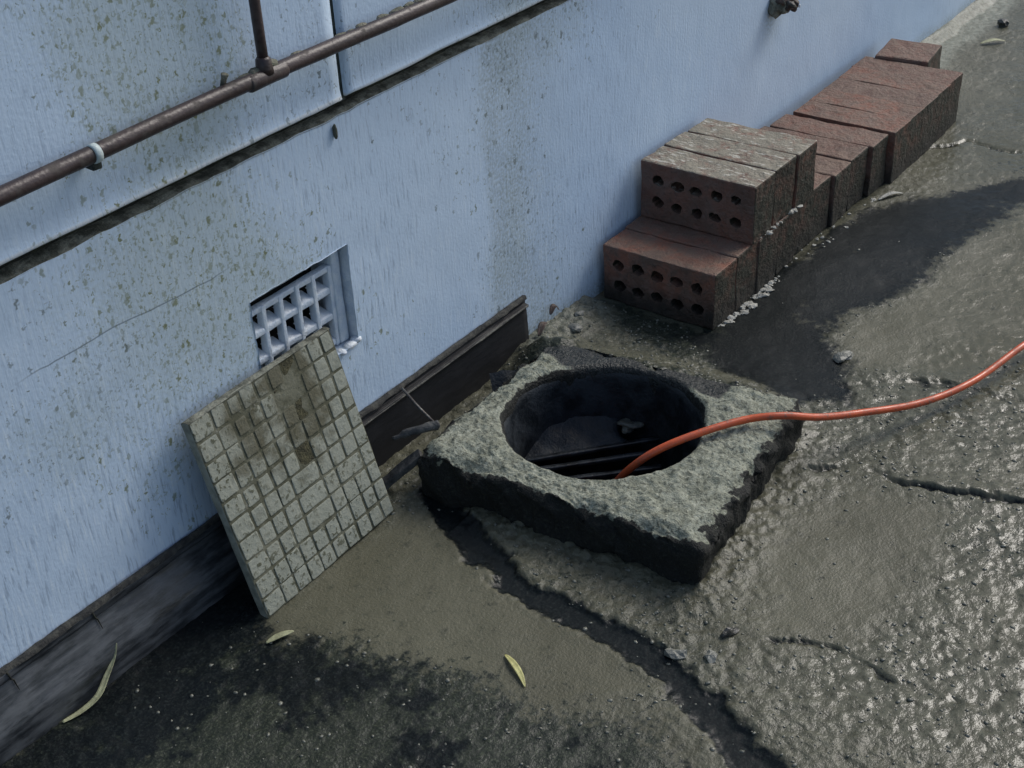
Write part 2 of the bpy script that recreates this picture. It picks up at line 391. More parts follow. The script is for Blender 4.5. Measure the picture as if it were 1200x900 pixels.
def ground_mat():
    k = M('wet_concrete'); P = k.geo()
    g = k.noise(75, P, 3, .7); h = k.noise(260, P, 2, .6)
    silt = k.mix(k.at('tone'), (.070,.068,.043), (.106,.103,.069))
    silt = k.mix(k.mul(k.ramp(g, .5, .72), .4), silt, (.075,.08,.05))
    rgh = k.mix(k.ramp(g, .33, .67), (.046,.047,.031), (.130,.130,.095))
    c = k.mix(k.at('rough'), silt, rgh)
    gd = k.ramp(k.add(k.at('green'), k.mul(k.add(g, -.5), 2.0)), .3, .7)
    c = k.mix(k.mul(gd, .92), c, k.mix(k.ramp(h, .48, .72), (.010,.015,.010), (.050,.060,.039)))
    wt = k.ramp(k.add(k.at('wet'), k.mul(k.add(k.mul(g, .65), k.mul(k.noise(28, P, 3, .65), .6)), 1.5)), .98, 1.5)
    c = k.mix(wt, c, k.mix(k.ramp(h, .45, .75), (.006,.008,.009), (.018,.023,.022)))
    c = k.mix(k.mul(k.at('pale'), k.ramp(g, .3, .65, .3, .9)), c, (.26,.27,.22))
    ro = k.math('SUBTRACT', .55, k.mul(k.at('damp'), .41))
    ro = k.math('MAXIMUM', k.math('SUBTRACT', ro, k.mul(wt, .14)), .2)
    hb = k.mul(k.add(k.mul(g, k.math('MULTIPLY_ADD', k.at('rough'), 1.0, .12)), k.mul(h, .3)), k.mul(k.math('MULTIPLY_ADD', k.at('damp'), -.68, 1.0), k.math('MULTIPLY_ADD', k.at('wet'), -.82, 1.0)))
    return k.done(c, ro, hb, .75, .005, k.math('MULTIPLY_ADD', wt, -.20, .37))
MAT['ground'] = ground_mat()

# ---------------------------------------------------------------- measured plan (metres; X along the wall, -Y away from it)
WET_A = [(-0.029,-0.210),(0.035,-0.245),(0.210,-0.245),(0.467,-0.255),(0.650,-0.308),(0.779,-0.400),(0.878,-0.488),(0.95,-.56),(0.82,-.60),(0.770,-0.526),(0.595,-0.489),(0.385,-0.473),(0.249,-0.434),(0.098,-0.415),(0.042,-0.481),(-0.057,-0.542),(-0.107,-0.462),(-0.098,-0.333)]
GREEN = [(-0.007,-0.018),(-0.001,-0.228),(0.144,-0.233),(0.082,-0.415),(0.032,-0.440),(-0.098,-0.333),(-0.072,-0.168)]
FRONT = [(-1.6,-0.02),(-1.096,0.003),(-0.93,-0.05),(-0.985,-0.13),(-0.927,-0.253),(-0.890,-0.393),(-0.878,-0.517),(-0.832,-0.636),(-0.867,-0.704),(-1.0,-.9),(-1.8,-.9)]
SILT1 = [(-0.973,-0.110),(-0.679,-0.108),(-0.666,-0.202),(-0.723,-0.351),(-0.729,-0.494),(-0.760,-0.616),(-0.878,-0.517),(-0.890,-0.393),(-0.927,-0.253)]
SILT2 = [(0.037,-0.499),(0.101,-0.446),(0.354,-0.486),(0.733,-0.539),(.9,-.75),(0.210,-0.724),(0.086,-0.627)]
SILT3 = [(-0.454,-0.598),(-0.264,-0.638),(-0.248,-0.775),(-0.406,-0.803),(-0.576,-0.783),(-0.608,-0.679)]
CH1 = [(-0.60,-0.13),(-0.641,-0.167),(-0.676,-0.257),(-0.717,-0.361),(-0.722,-0.476),(-0.725,-0.544),(-0.747,-0.621),(-0.768,-0.681),(-0.808,-0.744),(-0.820,-0.773),(-0.862,-0.843),(-.95,-1.0)]
CH2 = [(-0.259,-0.567),(-0.209,-0.613),(-0.214,-0.696),(-0.200,-0.769),(-0.167,-0.857),(-0.138,-0.945),(-.1,-1.1)]
CH3 = [(-0.03,-0.515),(-0.003,-0.533),(0.067,-0.635),(0.076,-0.716),(0.091,-0.766),(0.128,-0.835),(.2,-1.0)]
CH4 = [(0.951,-0.266),(1.022,-0.324),(1.010,-0.405),(1.038,-0.487),(1.0,-.62)]
CH5 = [(-0.645,-0.637),(-0.631,-0.678),(-0.592,-0.731),(-0.588,-0.788),(-0.608,-0.865),(-0.576,-0.949)]
PALE = [(1.15,-0.02),(1.6,.05),(3.0,.05),(3.0,-.08),(1.979,-0.075),(1.525,-0.085),(1.20,-0.12)]
BLOCK = [(-0.625,-0.105),(-0.590,-0.566),(-0.192,-0.520),(-0.235,-0.085)]
HOLE = (-.400, -.290); HR = .150; BZ = .076

# ---------------------------------------------------------------- ground
def axis(lo, hi, dense, step, grow=1.12, a=-60, b=60):
    xs = list(np.arange(lo, hi+1e-9, step)); 
    s = step; x = xs[-1]
    while x < b: s *= grow; x += s; xs.append(x)
    s = step; x = xs[0]; pre = []
    while x > a: s *= grow; x -= s; pre.append(x)
    return np.array(pre[::-1]+xs)
def axis2(segs, a, b, grow=1.15):
    xs = [segs[0][0]]
    for lo, hi, st in segs: xs += list(np.linspace(lo, hi, int(round((hi-lo)/st))+1)[1:])
    s = segs[-1][2]
    while xs[-1] < b: s *= grow; xs.append(xs[-1]+s)
    s = segs[0][2]; pre = []; x = xs[0]
    while x > a: s *= grow; x -= s; pre.append(x)
    return np.array(pre[::-1]+xs)
gx = axis2([(-1.4,-.9,.0035),(-.9,.35,.003),(.35,1.0,.0045),(1.0,2.1,.007)], -900, 900)
gy = axis2([(-1.12,-.6,.0032),(-.6,0.012,.003)], -900, .05)
gx, gy = np.meshgrid(gx, gy, indexing='ij')
def ground_fields(x, y):
    wx = x+.026*fbm(x*14, y*14, 3, 5, .6); wy = y+.026*fbm(x*14, y*14, 8, 5, .6)
    wx2 = x+.013*fbm(x*38, y*38, 31)+.007*fbm(x*110, y*110, 32); wy2 = y+.013*fbm(x*38, y*38, 38)+.007*fbm(x*110, y*110, 39)
    silt = np.maximum(np.maximum(sstep(.03,-.03, polysd(wx, wy, SILT1)), sstep(.03,-.03, polysd(wx, wy, SILT2))), .85*sstep(.04,-.04, polysd(wx, wy, SILT3)))
    front = sstep(.07, -.06, polysd(wx, wy, FRONT))
    wetA = sstep(.035, -.035, polysd(wx, wy, WET_A))
    grn = sstep(.05, -.03, polysd(wx, wy, GREEN))
    rough = np.clip(1-silt-.0*front, 0, 1)*np.clip(.75+.5*fbm(x*7, y*7, 5), .15, 1)
    rough *= 1-.93*wetA
    rough *= np.where(x > .5, .55, 1.)
    rough = np.clip(rough*(1-.45*front), 0, 1)
    wetR = np.clip(sstep(-.50,-.72, y-.22*x)+.5*sstep(-.40,-.55, y-.22*x)*sstep(-.4,-.2,x), 0, 1)*np.clip(.8+.7*fbm(x*6, y*6, 44), .25, 1)
    wetR = np.maximum(wetR, .5*sstep(.7,.85,x)*sstep(-.22,-.3,y)); wetR *= sstep(-.75,-.62, x)*(1-.75*sstep(.05,-.03, polysd(wx, wy, SILT3)))
    d1 = segdist(wx2, wy2, CH1); w1 = .033*(1+.7*fbm(x*11, y*11, 14))+.012*sstep(-.6, -.8, y)
    ch1 = sstep(w1, w1*.35, d1)
    def crack(pts, wd): return sstep(wd, wd*.25, segdist(wx2, wy2, pts))
    ch2 = crack(CH2, .010); ch3 = crack(CH3, .011); ch4 = crack(CH4, .008)
    ch5 = crack(CH5, .006)*sstep(.35, .6, vn(x*30, y*30, 77))
    brk = np.clip(.55+1.5*fbm(x*11, y*11, 68), .0, 1)
    chs = np.maximum.reduce([ch1, .5*ch2*brk, .42*ch3*brk, .35*ch4, .4*ch5])
    # height
    z = .005*fbm(x*3.1, y*3.1, 1)+.0025*fbm(x*9, y*9, 2)
    f1, f2, cid = worley((x+.004*fbm(x*80, y*80, 60))*85, (y+.004*fbm(x*80, y*80, 61))*85, 4)
    lump = (1-np.clip(f1, 0, 1))**1.3*(.25+.75*cid)
    F1, F2, CID = worley(wx2*34, wy2*34, 12)
    slab = np.clip((F2-F1)*2.2, 0, 1)**.6*(.3+.7*CID)
    loose = np.clip(rough*(.55+.45*fbm(x*5, y*5, 21)), 0, 1)
    z += rough*(1-.62*wetR)*(.0014*lump+.0040*fbm(x*62, y*62, 6, 3, .65)+.0022*np.abs(fbm(x*130, y*130, 7, 2)))+.0016*wetR*(fbm(x*75, y*75, 47, 2)*.5+.35*fbm(x*150, y*150, 48, 2))
    z += .0030*loose*slab*(.5+fbm(x*18, y*18, 66))
    z += .0006*fbm(x*60, y*60, 9, 4)*(1-rough)*(1-.6*wetA)
    z += front*(.0010*fbm(x*100, y*100, 16, 4))
    # raised broken lips beside the channels, then the channels themselves
    z += .0025*sstep(.06, .02, d1)*slab*(1-ch1)*np.clip(.5+fbm(x*9,y*9,67),0,1)
    for pts, wd, dep in ((CH2, .011, .016), (CH3, .014, .014)):
        dd = segdist(wx2, wy2, pts); z += .002*sstep(.05, .014, dd)*(1-sstep(wd, wd*.25, dd))*brk
    z = z*(1-.75*ch1)-.0045*ch1-(.006*ch2*brk+.005*ch3*brk+.004*ch4+.004*ch5)
    # rubble banked against the drain surround and the wall foot
    bd = polysd(x, y, BLOCK)
    bank = sstep(.07, .0, bd)
    z += bank*(.004+.007*slab*(.3+lump)+.004*fbm(x*40,y*40,69))*(y < -.2)
    behind = sstep(.14, .0, segdist(x, y, [(-.25,-.10),(-.205,-.40)]))
    z += .050*behind*(.9+.2*fbm(x*25, y*25, 33))
    wf = sstep(-.09, -.0, y)*sstep(-.30, -.2, x)*sstep(.05, -.02, x)
    z += wf*(.014+.006*slab+.004*fbm(x*50, y*50, 70))
    wf2 = sstep(-.035, 0, y+.01*fbm(x*20, y*20, 71))*sstep(1.15, 1.25, x); z += wf2*.018
    gapfill = sstep(.02, -.02, polysd(x, y, [(-.64,-.0),(-.25,.0),(-.22,-.12),(-.62,-.12)]))
    z += gapfill*.03*sstep(-.34,-.22, x)*sstep(-.02,-.07,y)
    # nothing pokes up under the bricks, the paver foot and far away
    bz = sstep(.02, -.01, polysd(x, y, [(0,0.02),(1.3,.02),(1.3,-.245),(0,-.245)])); z = z*(1-bz)-.002*bz
    far = sstep(3.5, 2.4, np.abs(x-.3))*sstep(-3., -1.6, y); z = z*far
    damp = np.clip(.35*rough+.25*fbm(x*5, y*5, 44)+.95*wetR, 0, 1)
    wet = np.clip(np.maximum.reduce([wetA*np.clip(.85+.6*fbm(x*8,y*8,93),.4,1), chs, .62*front*sstep(.36,.66,.5+.5*fbm(x*9,y*9,90,5,.7)), .75*sstep(.05,-.02,polysd(wx,wy,[(-1.05,0),(-.9,0),(-.93,-.09),(-1.0,-.11),(-1.2,-.06)]))]), 0, 1)
    green = np.clip(np.maximum.reduce([grn, .95*front, .75*behind, .35*sstep(.0,.5,fbm(x*4, y*4, 52))*(1-silt)]), 0, 1)
    pale = np.maximum(sstep(.03, -.02, polysd(wx, wy, PALE)), .55*wf)
    tone = np.clip(.5+.7*fbm(x*6, y*6, 55, 4), 0, 1)
    return z, rough, wet, green, damp, pale, tone
gz, gr, gwet, ggr, gdamp, gpale, gtone = ground_fields(gx, gy)
V = np.stack([gx, gy, gz], -1)
cx = (gx[:-1,:-1]+gx[1:,1:])/2; cy = (gy[:-1,:-1]+gy[1:,1:])/2
keep = np.hypot(cx-HOLE[0], cy-HOLE[1]) > HR+.018
gme = gridmesh('ground', V, keep)
for n_, a_ in (('rough', gr), ('wet', gwet), ('green', ggr), ('damp', gdamp), ('pale', gpale), ('tone', gtone)): attr(gme, n_, a_)
ground = obj('ground', gme, MAT['ground'], None, True); tag(ground, 'wet broken concrete ground with silt and dark channels', kind='structure')
def gh(x, y):
    return float(ground_fields(np.array([[x]], float), np.array([[y]], float))[0][0, 0])

# ---------------------------------------------------------------- the wall of the house
wall = empty('house_wall', (0, 0, 0)); tag(wall, 'pale blue painted house wall with mossy flecks', 'wall', kind='thing')
VX0, VX1, VZ0, VZ1 = -.797, -.607, .222, .380
LT = .568
wx_ = axis2([(-1.5, VX0, .011), (VX0, VX1, .0100), (VX1, 1.9, .011)], -6, 9, 1.3)
wz_ = np.concatenate([np.linspace(-.12, VZ0, 32), np.linspace(VZ0, VZ1, 17)[1:], np.linspace(VZ1, LT, 19)[1:]])
A, B = np.meshgrid(wx_, wz_, indexing='ij')
und = .0016*fbm(A*5, B*5, 41)+.0007*fbm(A*28, B*28, 42)
# chipped top edge
edge = sstep(LT-.02, LT, B)
Bz = B-edge*.004*np.clip(fbm(A*24, A*0, 43)+.25, 0, 1)
hole = sstep(.02, 0, np.maximum(np.maximum(VX0-A, A-VX1), np.maximum(VZ0-B, B-VZ1)))
V = np.stack([A, -und+0*A, Bz], -1)
ca = (A[:-1,:-1]+A[1:,1:])/2; cb = (B[:-1,:-1]+B[1:,1:])/2
keep = ~((ca > VX0) & (ca < VX1) & (cb > VZ0) & (cb < VZ1))
o = obj('rendered_wall', gridmesh('rendered_wall', V, keep), MAT['wall'], wall, True); wall_attrs(o.data)
# top ledge of the render, uneven and mossy
lx = axis2([(-1.5, .3, .006)], -6, 9, 1.3); ly = np.linspace(-.0005, .024, 9)
A, B = np.meshgrid(lx, ly, indexing='ij')
zz = LT-.001+.10*B+.002*fbm(A*40, B*60, 45)*sstep(0,.006,B)+.004*np.clip(fbm(A*7, B*20, 46)+.3*sstep(-.7,-.5,A), 0, 1)*sstep(0,.008,B)-.004*np.clip(fbm(A*24, A*0, 43)+.25, 0, 1)*sstep(.012,0,B)
obj('mortar_ledge', gridmesh('mortar_ledge', np.stack([A, B, zz], -1)), MAT['ledge'], wall, True)
def box(name, x0, x1, y0, y1, z0, z1, mat, parent, bev=0, amp=0, seed=0):
    bm = bmesh.new(); bmesh.ops.create_cube(bm, size=1)
    for v in bm.verts: v.co = Vector((x0+(v.co.x+.5)*(x1-x0), y0+(v.co.y+.5)*(y1-y0), z0+(v.co.z+.5)*(z1-z0)))
    if bev: bmesh.ops.bevel(bm, geom=bm.edges[:], offset=bev, segments=2, affect='EDGES', profile=.6)
    me = bpy.data.meshes.new(name); bm.to_mesh(me); bm.free()
    return obj(name, me, mat, parent, False)
box('gap_backing', -6, 9, .0225, .06, .5, 3.0, MAT['gap'], wall)
JX = -.586
def cladding(x0, x1, z0a, z0b, seed):
    n = max(8, int(min(x1-x0, 3)/.012)); xs = np.linspace(x0, x1, n); zs = np.concatenate([[0, .0025, .006], np.linspace(.015, .35, 26), np.linspace(.5, 2.4, 8)])
    A, B = np.meshgrid(xs, zs, indexing='ij'); t = (A-x0)/(x1-x0)
    Zb = z0a+(z0b-z0a)*t+.0016*fbm(A*16, A*0, seed)+.0022*np.clip(fbm(A*45, A*0, seed+1)-.35, 0, 1)
    y = -.007-.0012*fbm(A*4, B*4, seed+2)+.0015*(B < .001)-.0030*np.exp(-((B-.003)/.004)**2)
    V = np.stack([A, y, Zb+B], -1)
    # wrap the cut bottom edge back into the gap and the ends back to the backing
    back = V[:, :1].copy(); back[..., 1] += .024; V = np.concatenate([back, V], 1)
    s0 = V[:1].copy(); s0[..., 1] = .022; s1 = V[-1:].copy(); s1[..., 1] = .022
    V = np.concatenate([s0, V, s1], 0)
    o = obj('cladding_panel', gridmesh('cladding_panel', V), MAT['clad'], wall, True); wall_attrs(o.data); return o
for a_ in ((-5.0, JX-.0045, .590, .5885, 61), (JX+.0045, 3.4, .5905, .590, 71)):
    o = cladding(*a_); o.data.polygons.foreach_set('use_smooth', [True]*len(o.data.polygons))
box('joint_strip', JX-.0075, JX+.0075, -.0035, .0215, .585, 3.0, MAT['joint'], wall)

# air vent: recessed grid of small square openings with sloped sills
vent = box('air_vent', VX0-.003, VX1+.003, .078, .086, VZ0-.003, VZ1+.003, MAT['void'], wall); vent['label'] = 'recessed square-holed air vent half hidden by the leaning paver'
def jag(name, pts_y, x0, x1, z0, z1, mat, par, horiz, seed):
    """reveal strip between wall face and vent, with a ragged outer edge"""
    n = 26; t = np.linspace(0, 1, n); u = np.linspace(0, 1, 5)
    T, U = np.meshgrid(t, u, indexing='ij')
    X = x0+(x1-x0)*T; Z = z0+(z1-z0)*T; Y = -.0015+U*.082
    k_ = .0022*fbm(T*14, U*3, seed)
    if horiz: Z = Z+k_
    else: X = X+k_
    return obj(name, gridmesh(name, np.stack([X, Y, Z], -1)), mat, par, True)
jag('reveal', None, VX0, VX1, VZ1, VZ1, MAT['ventpaint'], vent, True, 3)
jag('reveal', None, VX0, VX1, VZ0, VZ0, MAT['ventpaint'], vent, True, 4)
jag('reveal', None, VX0, VX0, VZ0, VZ1, MAT['ventpaint'], vent, False, 5)
jag('reveal', None, VX1, VX1, VZ0, VZ1, MAT['ventpaint'], vent, False, 6)
VC = [-.794+.0325*i for i in range(6)]           # bar centre lines
for i, x in enumerate(VC):
    o = obj('vertical_bar', roughbox('vertical_bar', .0075, .013, .128, (1,2,8), .0015, .0012, i, 90), MAT['ventpaint'], vent, True); o.location = (x, .0215, VZ0+.002)
for i, z in enumerate((.232, .274, .316, .350)):
    o = obj('horizontal_bar', roughbox('horizontal_bar', .168, .012, .0085, (12,2,1), .0015, .0014, i+9, 80), MAT['ventpaint'], vent, True); o.location = (-.713, .022, z-.006)
o = obj('jamb', roughbox('jamb', .017, .030, .148, (2,2,10), .003, .0016, 33, 70), MAT['ventpaint'], vent, True); o.location = (-.6195, .028, VZ0+.002)
o = obj('top_rail', roughbox('top_rail', .168, .034, .012, (12,2,1), .003, .0016, 34, 70), MAT['ventpaint'], vent, True); o.location = (-.713, .036, .3635)
for r_, z in enumerate((.2345, .2765, .3185)):
    for i in range(5):
        # sloping paint-clogged sill of each opening
        x = (VC[i]+VC[i+1])/2; hw = .0118
        n = 7; T, U = np.meshgrid(np.linspace(-1, 1, n), np.linspace(0, 1, n), indexing='ij')
        sd = r_*10+i
        Zs = (1-U)*.0005+U*.006+.003*fbm(T*2+sd, U*2, sd+200)*(1-abs(T))+.003*np.clip(1-abs(T), 0, 1)*U
        V = np.stack([x+T*hw*1.05, .0165+U*.022, z+Zs], -1)
        V = np.concatenate([np.stack([V[:,0,0], V[:,0,1]+.001, V[:,0,2]-.008], -1)[:,None], V], 1)
        obj('sill', gridmesh('sill', V), MAT['ventwhite'], vent, True)
def blob(name, loc, r, mat, parent=None, seed=0, amp=.35, sub=2, rz=0):
    bm = bmesh.new(); bmesh.ops.create_icosphere(bm, subdivisions=sub, radius=1)
    for v in bm.verts:
        k_ = 1+amp*float(fbm(np.array(v.co.x*1.3+seed*7.7+v.co.z*.9), np.array(v.co.y*1.3-v.co.z*1.1+seed), seed, 3))
        v.co = Vector((v.co.x*r[0]*k_, v.co.y*r[1]*k_, v.co.z*r[2]*k_))
    me = bpy.data.meshes.new(name); bm.to_mesh(me); bm.free()
    o = obj(name, me, mat, parent, True); o.location = loc; o.rotation_euler.z = rz; return o
for i, (x, z, a_, b_) in enumerate(((-.620, .2215, .012, .005), (-.607, .2245, .008, .0045), (-.640, .219, .007, .004))):
    blob('paint_blob', (x, .004, z), (a_, .009, b_), MAT['ventwhite'], vent, i+3)

# skirting: bituminous boards along the foot of the wall
def skirting(x0, x1, prof, mat, lipmat, label, seed):
    xs = np.linspace(x0, x1, 43) if x1-x0 < 1 else np.concatenate([np.linspace(x0, -1.5, 20)[:-1], np.linspace(-1.5, x1, 70)])
    pr = []
    for (a, b) in zip(prof[:-1], prof[1:]):
        for t in np.linspace(0, 1, 5)[:-1]: pr.append((a[0]+(b[0]-a[0])*t, a[1]+(b[1]-a[1])*t))
    pr.append(prof[-1]); pr = np.array(pr)
    T = np.arange(len(pr)); A, K = np.meshgrid(xs, T, indexing='ij')
    Y = pr[K, 0]-.0012*fbm(A*22, K*.25, seed)-.0016*fbm(A*4, K*.08, seed+1); Z = pr[K, 1]+.0018*fbm(A*9, K*.1, seed+2)
    Y[:, 0] = .004
    V = np.stack([A, Y, Z], -1)
    e = V[-1:].copy(); e[..., 1] = .004; e0 = V[:1].copy(); e0[..., 1] = .004
    V = np.concatenate([e0, V, e], 0)
    o = obj('skirting_board', gridmesh('skirting_board', V, flip=True), mat, wall, False)
    o['label'] = label
    # grimy lip lying on the top edge
    n = len(xs); U = np.linspace(0, 1, 6); A, UU = np.meshgrid(xs, U, indexing='ij')
    yl = -.0105*UU*(1+.25*fbm(A*30, UU, seed+5)); zl = prof[0][1]+.003+.0035*np.sin(UU*2.6)+.0025*fbm(A*60, UU*3, seed+6)-.010*np.clip(UU-.8, 0, 1)*5*.5
    obj('lip', gridmesh('lip', np.stack([A, yl, zl], -1), flip=True), lipmat, o, True)
    return o
PL = [(.004,.103),(-.009,.103),(-.0095,.092),(-.0045,.0905),(-.0055,.088),(-.017,.066),(-.0285,.043),(-.0305,.036),(-.0305,.02),(-.031,-.03)]
PR = [(.004,.103),(-.006,.103),(-.0065,.094),(-.013,.0925),(-.013,.0875),(-.008,.0865),(-.010,.05),(-.013,-.04)]
sk0 = skirting(-5.0, -.7205, PL, MAT['skirt_dusty'], MAT['lip'], 'long grey dusty skirting board at the lower left', 5)
for i, x in enumerate((-1.265, -1.137)):
    tube('split', [(x-.003, -.0105, .1035), (x-.001, -.0115, .092), (x+.003, -.0085, .0865), (x+.003, -.0150, .0735)], [.0012, .0012, .0011, .0004], 6, MAT['gap'], sk0)
sk = skirting(-.719, -.207, PR, MAT['skirt'], MAT['lip'], 'flat black skirting board with a pale ridge', 35)
xs = np.linspace(-.718, -.209, 60); U = np.linspace(0, 1, 6); A, UU = np.meshgrid(xs, U, indexing='ij')
obj('ridge', gridmesh('ridge', np.stack([A, -.0125-.002*np.sin(UU*3.14)*(1+.3*fbm(A*50,UU,3)), .0925-.004*UU+.001*fbm(A*30, UU, 8)], -1), flip=True), MAT['lip_pale'], sk, True)

# ---------------------------------------------------------------- pipes on the wall
PZ, PY = .676, -.034
pipe = empty('water_pipe', (-.73, PY, PZ)); tag(pipe, 'dark brown pipe running along the upper wall with a rising branch', 'pipe')
def loc(p): return tuple(Vector(p)-Vector((-.73, PY, PZ)))
pp = [(x, PY+.0015*math.sin(x*5), PZ+.0012*math.sin(x*7+1)+.001*float(fbm(np.array(x*8.), np.array(0.), 3))) for x in np.linspace(-4, 2.6, 220)]
tube('main_run', [loc(p) for p in pp], .0098, 16, MAT['pipe'], pipe, rough=.04, seed=2)
tube('branch', [loc((-.741, PY+.001, z)) for z in np.linspace(PZ+.002, 2.6, 40)], .0068, 14, MAT['pipe'], pipe)
tube('branch_collar', [loc((-.741, PY+.001, z)) for z in (PZ+.004, PZ+.012, PZ+.022, PZ+.025)], [.012, .0105, .0095, .007], 14, MAT['pipe'], pipe)
tube('tee_sleeve', [loc((x, PY, PZ)) for x in (-.772, -.770, -.752, -.73, -.712, -.71)], [.0099, .0107, .0105, .0105, .0107, .0099], 16, MAT['pipe'], pipe, rough=.06)
c_ = tube('clip', [loc((x, PY, PZ)) for x in (-1.009, -1.0085, -1.001, -1.0005)], [.0099, .0110, .0110, .0099], 18, MAT['clip'], pipe)
o = obj('clip_bracket', roughbox('clip_bracket', .012, .03, .012, (2,2,2), .002, .001, 4), MAT['joint'], pipe); o.location = loc((-1.005, -.020, PZ-.019))
for i, (x, dz, s_) in enumerate(((-.772,.012,.008),(-.747,.012,.011),(-.733,.014,.009),(-.68,.011,.007),(-.60,.011,.007),(-.583,.011,.006),(-.56,.012,.006),(-.52,.011,.006),(-.49,.011,.0075),(-.465,.012,.006),(-.44,.011,.008),(-.86,.010,.005),(-.82,.010,.005))):
    blob('lichen_clump', loc((x, PY+.004, PZ+dz-.004)), (s_*1.7, s_*.9, s_*.55), MAT['lichen'], pipe, i+20, .6)
tube('stub', [loc((-.801, PY+.012, PZ+.004)), loc((-.802, PY+.006, PZ+.016)), loc((-.801, PY+.004, PZ+.022)), loc((-.801, PY+.004, PZ+.0225))], [.0035, .0035, .0048, .003], 10, MAT['lichen'], pipe)
o = blob('lichen_clump', loc((-.603, -.010, .553)), (.0022,.004,.011), MAT['lichen'], None, 77, .4)
o.location = (-.605, -.003, .548); o.name = 'moss_tuft'; tag(o, 'small dark moss tuft hanging below the cladding joint', 'moss')

# weathered outlet poking out of the wall at the top edge of the picture
sp = empty('wall_outlet', (.680, 0, .352)); tag(sp, 'weathered mossy outlet stub sticking out of the blue wall', 'outlet')
blob('stub_body', (-.012, -.012, .004), (.019, .020, .020), MAT['ledge'], sp, 6, .7, 3)
blob('stub_body', (.004, -.016, .016), (.026, .020, .014), MAT['leaf_brown'], sp, 16, .7, 3)
blob('moss_pad', (.012, -.022, .004), (.020, .018, .016), MAT['darkstone'], sp, 8, .8, 3)
blob('moss_pad', (.024, -.026, -.004), (.012, .016, .012), MAT['leaf_brown'], sp, 9, .7, 3)
blob('paint_chip', (.020, -.044, -.002), (.0028, .0028, .0040), MAT['ventwhite'], sp, 10, .4, 2)
blob('paint_chip', (-.012, -.026, .020), (.008, .004, .004), MAT['mortar'], sp, 11, .5, 2)

# ---------------------------------------------------------------- drain surround with round opening
drain = empty('drain_surround', (-.41, -.32, 0)); tag(drain, 'square rough concrete drain surround with round open hole', 'drain')
NT = 420
th = np.linspace(0, 2*math.pi, NT+1)
def raypoly(t):
    dx, dy = math.cos(t), math.sin(t); best = 9
    for i in range(4):
        (x1, y1), (x2, y2) = BLOCK[i], BLOCK[(i+1) % 4]; ex, ey = x2-x1, y2-y1
        den = dx*ey-dy*ex
        if abs(den) < 1e-9: continue
        s = ((x1-HOLE[0])*ey-(y1-HOLE[1])*ex)/den; u_ = ((x1-HOLE[0])*dy-(y1-HOLE[1])*dx)/den
        if s > 0 and -1e-6 <= u_ <= 1+1e-6: best = min(best, s)
    return best
ro = np.array([raypoly(t) for t in th]); 
ro = (ro+np.roll(ro[:-1].repeat(1), 1)[np.arange(NT+1) % NT]+np.roll(ro[:-1], -1)[np.arange(NT+1) % NT])/3
rows = []; side = []
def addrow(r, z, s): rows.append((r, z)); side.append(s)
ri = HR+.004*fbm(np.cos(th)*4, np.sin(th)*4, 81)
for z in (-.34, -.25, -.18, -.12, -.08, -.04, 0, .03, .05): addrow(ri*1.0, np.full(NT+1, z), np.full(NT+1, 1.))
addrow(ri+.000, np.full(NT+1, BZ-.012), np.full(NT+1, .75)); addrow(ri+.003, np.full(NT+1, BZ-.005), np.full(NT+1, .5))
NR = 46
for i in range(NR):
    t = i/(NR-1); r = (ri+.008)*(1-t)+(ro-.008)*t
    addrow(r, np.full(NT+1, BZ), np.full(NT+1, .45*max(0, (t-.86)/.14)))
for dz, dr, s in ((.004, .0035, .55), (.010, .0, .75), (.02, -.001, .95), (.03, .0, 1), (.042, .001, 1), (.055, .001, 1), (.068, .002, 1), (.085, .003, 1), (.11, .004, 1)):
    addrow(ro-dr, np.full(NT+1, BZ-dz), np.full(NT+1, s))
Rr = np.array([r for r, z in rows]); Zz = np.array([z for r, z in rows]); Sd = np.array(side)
X = HOLE[0]+Rr*np.cos(th); Y = HOLE[1]+Rr*np.sin(th)
topm = (Zz > BZ-.013)
lf1, lf2, lc = worley(X*60+3*fbm(X*20, Y*20, 4), Y*60, 14)
rgh = .0045*fbm(X*16, Y*16, 83, 2)+.0022*(1-np.clip(lf1, 0, 1))*lc+.0055*fbm(X*85, Y*85, 84, 3, .7)
rgh = rgh*sstep(0, .02, Rr-ri*.99)
wetm = sstep(.03, -.015, polysd(X, Y, [(-.275,-.09),(-.225,-.03),(-.15,-.24),(-.17,-.40),(-.257,-.405),(-.250,-.335),(-.268,-.215),(-.305,-.160)]))
Zz = Zz+topm*(rgh*(1-.7*wetm)-.006*wetm)
# spalled outer arris and lumpy flanks
arr = np.exp(-((Rr-ro)/.02)**2)*topm
Zz = Zz-arr*(.005+.024*np.clip(fbm(X*26, Y*26, 86, 3)+.05, 0, 1))
outer = np.zeros_like(Rr); outer[11+NR:] = 1
dn = outer*(.013*fbm(X*25+Zz*31, Y*25-Zz*17, 88, 4)+.006*fbm(X*90+Zz*80, Y*90-Zz*60, 89, 3))
X = X+dn*np.cos(th); Y = Y+dn*np.sin(th)
X[:, -1] = X[:, 0]; Y[:, -1] = Y[:, 0]; Zz[:, -1] = Zz[:, 0]
V = np.stack([X+.41, Y+.32, Zz], -1)
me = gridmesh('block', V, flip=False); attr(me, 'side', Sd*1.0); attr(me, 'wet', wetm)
blk = obj('block', me, MAT['concrete'], drain, True)
